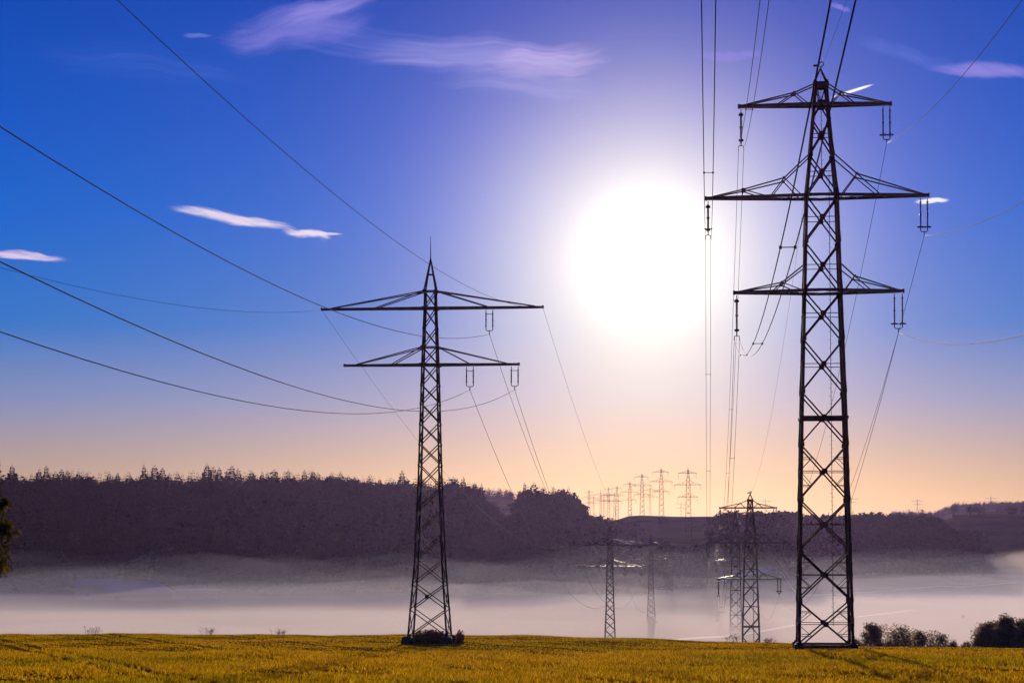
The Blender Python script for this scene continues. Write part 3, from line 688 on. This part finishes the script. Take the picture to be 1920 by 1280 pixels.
# ---- two armed pylon (left)
LH = radians(5.47)
def zL(py): return float(at(808, py, 125.0)[2]-LT[2])
def xL(px):
    r = ray(px, 700); k = r[0]/r[1]; return float((k*LT[1]-LT[0])/(cos(LH)+k*sin(LH)))
profL = [(0.0, 2.42), (zL(1060), 1.72), (zL(900), 1.32), (zL(684), .98), (zL(578), .74), (zL(546), .70)]
smallp = empty('lattice_pylon', LT, -LH)
legs(smallp, profL, .2, .05)
nodesL = [.9] + [zL(v) for v in (1141, 1094, 1048, 1000, 956, 914, 871, 832, 794, 756, 721, 684, 651, 615, 578, 546)]
bracing(smallp, profL, nodesL, .115, .0)
for zq in (zL(546), zL(578), zL(651), zL(684)):
    Cq = square(hw_at(profL, zq), zq)
    mb = MB()
    for p in range(4): mb.beam(Cq[p], Cq[(p+1) % 4], .12, .14)
    mb.build('belt_beam', M_STEEL, smallp)
mb = MB(); za = zL(486)
for p in square(.70, zL(546)): mb.beam(p, (0, 0, za), .13, .13)
for zq in (zL(515),):
    Cq = square(.70*(za-zq)/(za-zL(546)), zq)
    for p in range(4): mb.beam(Cq[p], Cq[(p+1) % 4], .09, .12)
mb.tube([(0, 0, za-.3), (0, 0, za+.4), (0, 0, zL(443))], [.09, .06, .02], 6); mb.build('lightning_spike', M_STEEL, smallp)
def armL(zpy, lt, rt, ztop, ls, rs):
    z = zL(zpy); zt = zL(ztop); hb = hw_at(profL, z); ht = hw_at(profL, zt); mb = MB(); al, ar = abs(xL(lt)), abs(xL(rt))
    for s_ in (-1, 1):
        for sgn, tip, st in ((-1, al, ls), (1, ar, rs)):
            dep = lambda x: hb+(.14-hb)*min(1, max(0, (x-hb)/(tip-hb)))
            mb.beam((0, s_*hb, z), (sgn*tip, s_*.14, z), .16, .26)
            for px in st:
                q = abs(xL(px)); mb.beam((sgn*ht, s_*ht, zt), (sgn*q, s_*dep(q), z+.12), .11, .11)
            plate(mb, (sgn*ht, s_*ht, zt), (0, 1, 0), .36); plate(mb, (sgn*hb, s_*hb, z), (0, 1, 0), .42)
    for sgn, tip in ((-1, al), (1, ar)):
        X_ = np.linspace(hb, tip-.2, 9); dep = lambda x: hb+(.14-hb)*(x-hb)/(tip-hb)
        for i in range(8):
            s_ = 1 if i % 2 else -1; mb.beam((sgn*X_[i], s_*dep(X_[i]), z-.04), (sgn*X_[i+1], -s_*dep(X_[i+1]), z-.04), .09, .16)
        mb.box((sgn*tip, 0, z+.02), (.2, .42, .34))
    return mb.build('crossarm', M_ARM, smallp)
armL(578, 603, 1018, 546, (622, 706), (1004, 914)); armL(684, 646, 973, 651, (669, 737), (950, 880))
AI = {}
for nm, px, zpy, bot in (('upper', 917.5, 578, 621), ('inner', 881, 684, 725), ('outer', 965, 684, 725)):
    z = zL(zpy)-.12; x_ = xL(px); AI[nm] = double_ins(smallp, x_-.40, x_+.40, z, z-zL(bot), False, .075)
AI['earth_left'] = (xL(603), 0, zL(579)); AI['earth_right'] = (xL(1018), 0, zL(579))
for sx, sy in ((-1, -1), (1, -1), (1, 1), (-1, 1)):
    mb = MB(); P = []
    for z_, h_ in ((-.6, .75), (.75, .6), (.95, .42)): P += [(sx*2.3+i*h_, sy*2.3+j*h_, z_) for i, j in ((-1, -1), (1, -1), (1, 1), (-1, 1))]
    mb.poly(P, [(3, 2, 1, 0)] + [(4*l+i, 4*l+(i+1) % 4, 4*l+4+(i+1) % 4, 4*l+4+i) for l in (0, 1) for i in range(4)] + [(8, 9, 10, 11)])
    mb.build('footing', M_CONC, smallp)
MB().box((-.12, -1.95, zL(1117)), (.42, .06, .52)).build('warning_plate', M_SIGN, smallp)
tag(smallp, 'dark two armed lattice pylon with a spike top on concrete feet, nearest one at left', 'pylon', 'two armed pylons of the left power line')

# ---- the copies down both lines and on the far hills
FAT = {}
def sturdier(o, d):                                      # the valley masts are of a heavier section
    for ch in o.children:
        if ch.type == 'MESH':
            if ch.data.name not in FAT:
                me = ch.data.copy(); bm = bmesh.new(); bm.from_mesh(me); bmesh.ops.recalc_face_normals(bm, faces=bm.faces); bm.to_mesh(me); bm.free(); n = len(me.vertices); co = np.empty(n*3, np.float32); nn = np.empty(n*3, np.float32)
                me.vertices.foreach_get('co', co); me.vertices.foreach_get('normal', nn); me.vertices.foreach_set('co', co+nn*d); me.update(); FAT[ch.data.name] = me
            ch.data = FAT[ch.data.name]
        sturdier(ch, d)
def put(src, px, py_arm, Y, z_arm, rz, label, group, depth=9, scale=1.0):
    p = at(px, py_arm, Y); o = copy_tree(src, None, depth)
    o.location = (p[0], p[1], p[2]-z_arm*scale); o.rotation_euler = (0, 0, rz); o.scale = (scale,)*3
    return tag(o, label, 'pylon', group)
GA, GB, GF = 'two armed pylons of the left power line', 'three armed pylons of the right power line', 'far pylons on the hazy hill'
lineA = [smallp, put(smallp, 1143.5, 1021.5, 335, zL(578), -radians(5.47), 'two armed pylon standing behind the golden crest, its arms glinting, left of two in mist', GA),
         put(smallp, 1220.5, 1023, 547, zL(578), -radians(5.47), 'paler two armed pylon in the mist, second one behind the crest', GA),
         put(smallp, 1256, 1022.5, 757, zL(578), -radians(5.47), 'palest two armed pylon in the mist, third one behind the crest', GA)]
lineB = [bigp, put(bigp, 1407, 1017, 300, zR(369), -radians(5.26), 'middle sized three armed pylon behind the crest, left of the huge one', GB),
         put(bigp, 1379, 1009.5, 487, zR(369), -radians(5.26), 'fading three armed pylon in mist, overlapped by the middle sized one', GB),
         put(bigp, 1365, 1003, 690, zR(369), -radians(5.26), 'faint three armed pylon before the dark wood, smallest of the right line', GB)]
for o_ in lineA[1:]+lineB[1:]: sturdier(o_, .07)
zm = zR(369); zu = zL(578)
for px, py, Y, src, lab in [
        (1290.4, 908, 922, bigp, 'largest three armed pylon on the far hill, rightmost of the group'), (1240, 902.6, 1075, bigp, 'second largest three armed pylon on the far hill crest'),
        (1203.8, 910, 1200, bigp, 'three armed pylon on the far hill, third from the right of the tall ones'), (1181, 922, 1375, bigp, 'slim three armed pylon standing left of the three tall far pylons'),
        (1157, 927, 1660, bigp, 'small three armed pylon in the dense far row, darker of a close pair'), (1141, 927.5, 1900, bigp, 'small three armed pylon in the middle of the dense far row'),
        (1104.4, 932, 1940, bigp, 'leftmost far pylon, just above the knoll edge'), (1219, 919, 1420, smallp, 'two armed far pylon squeezed between two tall three armed ones'),
        (1126.3, 927, 1325, smallp, 'two armed far pylon at the left of the dense row'), (1152, 929, 1700, smallp, 'faint far pylon hidden half behind the close pair'),
        (1132.5, 931, 1800, smallp, 'faint thin far pylon between two darker ones in the dense row'), (1113, 934, 1930, smallp, 'faintest far pylon beside the leftmost one'),
        (1277, 945.5, 2130, smallp, 'tiny two armed pylon left of the largest far one, low on the horizon'), (1435, 939, 2150, smallp, 'tiny faint pylon on the horizon above the middle sized pylon'),
        (1596, 935, 2180, smallp, 'tiny faint pylon on the horizon behind the huge pylon leg'), (1720, 939, 2140, smallp, 'tiny pylon above the right ridge, left one of two there'), (1858, 934, 2140, smallp, 'tiny pylon above the right ridge, right one of two there')]:
    o_ = put(src, px, py, Y, zm if src is bigp else zu, -radians(5), lab, GF, 1)
    b_ = float(o_.location.z); gq = gz(o_.location.x, o_.location.y)
    if b_ > gq:                                           # a taller mast: stretch down to its ground
        top = b_+(zm if src is bigp else zu); s_ = (top-gq)/(zm if src is bigp else zu); o_.location.z = gq-.2; o_.scale = (1, 1, s_)

# ------------------------------------------------------------------ conductors
bpy.context.view_layer.update()
def wpt(o, p): return np.array(o.matrix_world @ __import__('mathutils').Vector(p))
def span_pts(P, Q, b_, n=40):
    L = np.linalg.norm((Q-P)[:2]); T = np.linspace(0, 1, n+1)**1.0
    return [P+(Q-P)*t - np.array((0, 0, b_*L*L*t*(1-t))) for t in T]
def free_pts(P, hd, a, b_, L, n=60):
    d = np.array((-sin(hd), -cos(hd), 0.)); return [P+d*s+np.array((0, 0, a*s+b_*s*s)) for s in np.linspace(0, L, n+1)]
def cable(pts, r, label, group):
    return tag(MB().tube(pts, r, 6).build('power_cable', M_WIRE, None, True), label, 'cable', group)
def bundle(pts, r, side, label, group, gap=.28, every=50.0):
    root = empty('cable_bundle', pts[0]); o0 = pts[0]
    for s_ in (-1, 1): MB().tube([p-o0+side*gap*s_ for p in pts], r, 6).build('wire', M_WIRE, root, True)
    acc = 8.0
    for p, q in zip(pts[:-1], pts[1:]):
        acc += np.linalg.norm(q-p)
        if acc > every:
            acc = 0; mb = MB(); c_ = q-o0; mb.beam(c_-side*gap, c_+side*gap, .035, .035)
            for s_ in (-1, 1): mb.box(c_+side*gap*s_, (.10, .10, .12))
            mb.build('spacer', M_STEEL, root)
    return tag(root, label, 'cable', group)
hA, hB = radians(5.47), radians(5.26)
WHERE_A = {'upper': "upper arm insulator", 'inner': 'lower arm inner insulator', 'outer': 'lower arm outer insulator', 'earth_left': 'left tip of the upper arm', 'earth_right': 'right tip of the upper arm'}
FITA = {'upper': (-.1265, .00042), 'outer': (-.131, .00045), 'inner': (-.1331, .00045), 'earth_right': (-.1156, .00035), 'earth_left': (-.1308, .00039)}
SP = ['near to first misty pylon', 'first to second misty pylon', 'second to third misty pylon']
for k, p in AI.items():
    kind = 'earth wire' if k.startswith('earth') else 'dark conductor'; r = .016 if k.startswith('earth') else .026
    w_ = WHERE_A[k].replace('the upper arm', 'upper arm')
    cable(free_pts(wpt(smallp, p), hA, *FITA[k], 400), r, f'{kind} from left picture side to {w_}, near two armed pylon', 'cables of the left power line')
    for i in range(3):
        cable(span_pts(wpt(lineA[i], p), wpt(lineA[i+1], p), .00022 if k.startswith('earth') else .00038), r*(1, 1.05, 1.15)[i], f'{kind} at {WHERE_A[k]}, {SP[i]}', 'cables of the left power line')
SB = ['from the huge to the middle sized pylon', 'from the middle sized to the fading pylon', 'from the fading to the faint pylon']
FITB = {'top_right': (-.1455, .00047), 'middle_right': (-.1435, .00046), 'low_right': (-.1432, .00046), 'low_left': (-.1498, .00054), 'middle_left': (-.144, .00047), 'top_left': (-.125, .00042), 'earth': (-.09, .00025)}
side = np.array((cos(hB), -sin(hB), 0))
for k, p in BI.items():
    lv = k.split('_')[0]; fr = free_pts(wpt(bigp, p), hB, *FITB[k], 376)
    if k.endswith('_left'):
        bundle(fr, .024, side, f'twin cable from the {lv} left arm of the huge pylon rising overhead', 'twin cables of the right power line')
        for i in range(3): bundle(span_pts(wpt(lineB[i], p), wpt(lineB[i+1], p), .00039), .024*(1, 1.05, 1.15)[i], side, f'twin cable at the {lv} left arms, {SB[i]}', 'twin cables of the right power line')
    elif k == 'earth':
        cable(fr, .014, 'thin earth wire from the hook on top of the huge pylon rising overhead', 'cables of the right power line')
        for i in range(3): cable(span_pts(wpt(lineB[i], p), wpt(lineB[i+1], p), .00023), .016, f'thin earth wire between pylon tops, {SB[i]}', 'cables of the right power line')
    else:
        cable(fr, .026, f'single cable from the {lv} right arm of the huge pylon to the right picture side', 'cables of the right power line')
        for i in range(3): cable(span_pts(wpt(lineB[i], p), wpt(lineB[i+1], p), .00039), .026*(1, 1.05, 1.15)[i], f'single cable at the {lv} right arms, {SB[i]}', 'cables of the right power line')

# ------------------------------------------------------------------ farm buildings and the raised hide in the mist
def house(name, px, py_eave, Y, w, d, eave, ridge, hip, label, rz=0.0, cat='barn'):
    x = (px-960)/F0*Y; zb = gz(x, Y*K); e = empty(name, (x, Y*K, zb), rz); a, b_ = w/2, d/2
    mb = MB(); mb.poly([(-a, -b_, -1), (a, -b_, -1), (a, b_, -1), (-a, b_, -1), (-a, -b_, eave), (a, -b_, eave), (a, b_, eave), (-a, b_, eave)], [(0, 1, 5, 4), (1, 2, 6, 5), (2, 3, 7, 6), (3, 0, 4, 7), (3, 2, 1, 0), (4, 5, 6, 7)])
    mb.build('wall', M_WALL, e)
    A, B = a+.6, b_+.6; mb = MB(); h = hip
    mb.poly([(-A, -B, eave-.1), (A, -B, eave-.1), (A, B, eave-.1), (-A, B, eave-.1), (-A+h, 0, ridge), (A-h, 0, ridge)], [(0, 1, 5, 4), (1, 2, 5), (2, 3, 4, 5), (3, 0, 4), (3, 2, 1, 0)])
    mb.build('roof', M_ROOF, e)
    if eave > 3:
        MB().box((-a*.4, -b_-.03, 1.5), (3.2, .08, 3.0)).build('door', M_TIMBER, e)
        for q in (.1, .45, .75): MB().box((a*q, -b_-.03, eave*.6), (1.1, .08, 1.0)).build('window', M_TIMBER, e)
    return tag(e, label, cat)
house('barn', 255, 1113, 760, 54, 28, 5, 13.5, 13, 'large barn with a bluish hipped roof sunk in the mist, left of the picture', radians(3))
house('shed', 186, 1105, 800, 32, 14, 8.5, 13.5, .5, 'pale shed roof behind the left end of the hipped barn')
house('farmhouse', 271, 1080, 830, 11, 20, 14.5, 18.5, .2, 'small gabled house roof above the hipped barn', radians(90), 'house')
house('machine_hall', 372, 1110, 770, 31, 10, 6.2, 7.3, .2, 'long low flat roofed hall right of the hipped barn')
x, y = (1803-960)/F0*590, 590.0*K; e = empty('raised_hide', (x, y, gz(x, y))); mb = MB()
for sx, sy in ((-1, -1), (1, -1), (1, 1), (-1, 1)): MB().beam((sx*.9, sy*.9, -.3), (sx*.6, sy*.6, 2.0), .16).build('leg', M_TIMBER, e)
MB().box((0, 0, 2.7), (1.4, 1.4, 1.5)).build('cabin', M_TIMBER, e)
mb.beam((-.95, -.95, 3.5), (-.95, .95, 3.5), .05); mb.poly([(-.95, -.95, 3.45), (.95, -.95, 3.7), (.95, .95, 3.7), (-.95, .95, 3.45), (-.95, -.95, 3.53), (.95, -.95, 3.78), (.95, .95, 3.78), (-.95, .95, 3.53)], [(3, 2, 1, 0), (4, 5, 6, 7), (0, 1, 5, 4), (1, 2, 6, 5), (2, 3, 7, 6), (3, 0, 4, 7)]); mb.build('roof', M_TIMBER, e)
mb = MB(); mb.beam((-.3, -2.0, 0), (-.3, -.75, 2.0), .07); mb.beam((.3, -2.0, 0), (.3, -.75, 2.0), .07)
for i in range(6): t = (i+.5)/6; mb.beam((-.3, -2+1.25*t, 2*t), (.3, -2+1.25*t, 2*t), .05)
mb.build('ladder', M_TIMBER, e); tag(e, 'small raised wooden hide alone on the misty valley meadow at right', 'hide')

# ------------------------------------------------------------------ mist in the valley and haze over everything
def volume(name, color, density, aniso):
    m, gg, o = mat(name); v = gg.n('ShaderNodeVolumePrincipled'); v.inputs['Color'].default_value = tuple(color)+(1,)
    v.inputs['Density'].default_value = density; v.inputs['Anisotropy'].default_value = aniso
    m.node_tree.links.new(v.outputs[0], o.inputs['Volume'])
    try: m.cycles.homogeneous_volume = True
    except Exception: pass
    return m
def mist(top, drop, amp, dens, ph, colr=(.61, .505, .51), x0=-900, x1=1100, y0=190, y1=1180, nx=130, ny=80):
    xs = np.linspace(x0, x1, nx); yv = np.linspace(y0, y1, ny); A, B = np.meshgrid(xs, yv, indexing='ij')
    Zt = top+amp*(np.sin(A*.011+ph)*np.sin(B*.017+ph*2)+.6*np.sin(A*.023-B*.019+ph)+.45*np.sin(A*.047+B*.031+2*ph)+.3*np.sin(A*.083-B*.05+ph)*np.sin(A*.019+B*.041))
    Zt = Zt-drop*(1-np.exp(-np.clip(B-420, 0, None)/210))+np.clip((A-250)/400, 0, 1)*3
    B = B*K; Zt = np.maximum(Zt, -57); n = nx*ny
    V = np.concatenate([np.stack([A, B, Zt], -1).reshape(-1, 3), np.stack([A, B, np.full_like(A, -59.0)], -1).reshape(-1, 3)], 0)
    I = np.arange(n).reshape(nx, ny); q = lambda a, b_, c_, d_: np.stack([a, b_, c_, d_], -1).reshape(-1, 4)
    T = q(I[:-1, :-1], I[1:, :-1], I[1:, 1:], I[:-1, 1:]); Bt = T[:, ::-1]+n
    sds = []
    for e_, rev in ((I[:, 0], 0), (I[-1, :], 0), (I[::-1, -1], 0), (I[0, ::-1], 0)): sds.append(q(e_[:-1]+n, e_[1:]+n, e_[1:], e_[:-1]))
    o = link('mist', npmesh('mist', V, np.concatenate([T, Bt]+sds, 0)), volume('mist_air', colr, dens/K, .42), None, False)
    return tag(o, kind='stuff')
mist(-33.4, 4.3, .2, .0058, .3); mist(-29, 6.3, .7, .0026, 1.1); mist(-22, 1.5, 3.2, .0010, 2.3, (.58, .54, .62)); mist(-10, 0, 6.0, .0003, 3.9, (.52, .52, .70))
cx, cy, cz = at(1900, 1052, 1030); nu, nv = 36, 14; P = []
for iv in range(nv+1):                                   # a brighter bank of mist lying on the right slope
    for iu in range(nu):
        a, b_ = 2*pi*iu/nu, pi*iv/nv; f_ = 1+.16*sin(3*a+1)+.1*sin(7*a+b_*3)+.08*sin(5*b_+2*a)
        P.append((cx+95*f_*sin(b_)*cos(a), cy+260*f_*sin(b_)*sin(a), cz-4+13*f_*cos(b_)))
mb = MB(); mb.poly(P, [(iv*nu+iu, (iv+1)*nu+iu, (iv+1)*nu+(iu+1) % nu, iv*nu+(iu+1) % nu) for iv in range(nv) for iu in range(nu)])
tag(mb.build('mist', volume('mist_air', (.64, .54, .53), .0013, .42)), kind='stuff')
hb = MB(); X0, X1, Y0_, Y1_, Za, Zb = -4750, 4750, -340, 8600, -62, 150
hb.poly([(X0, Y0_, Za), (X1, Y0_, Za), (X1, Y1_, Za), (X0, Y1_, Za), (X0, Y0_, Zb), (X1, Y0_, Zb), (X1, Y1_, Zb), (X0, Y1_, Zb)], [(3, 2, 1, 0), (4, 5, 6, 7), (0, 1, 5, 4), (1, 2, 6, 5), (2, 3, 7, 6), (3, 0, 4, 7)])
tag(hb.build('haze', volume('haze_air', (.25, .185, .43), .000016, .75)), kind='stuff')
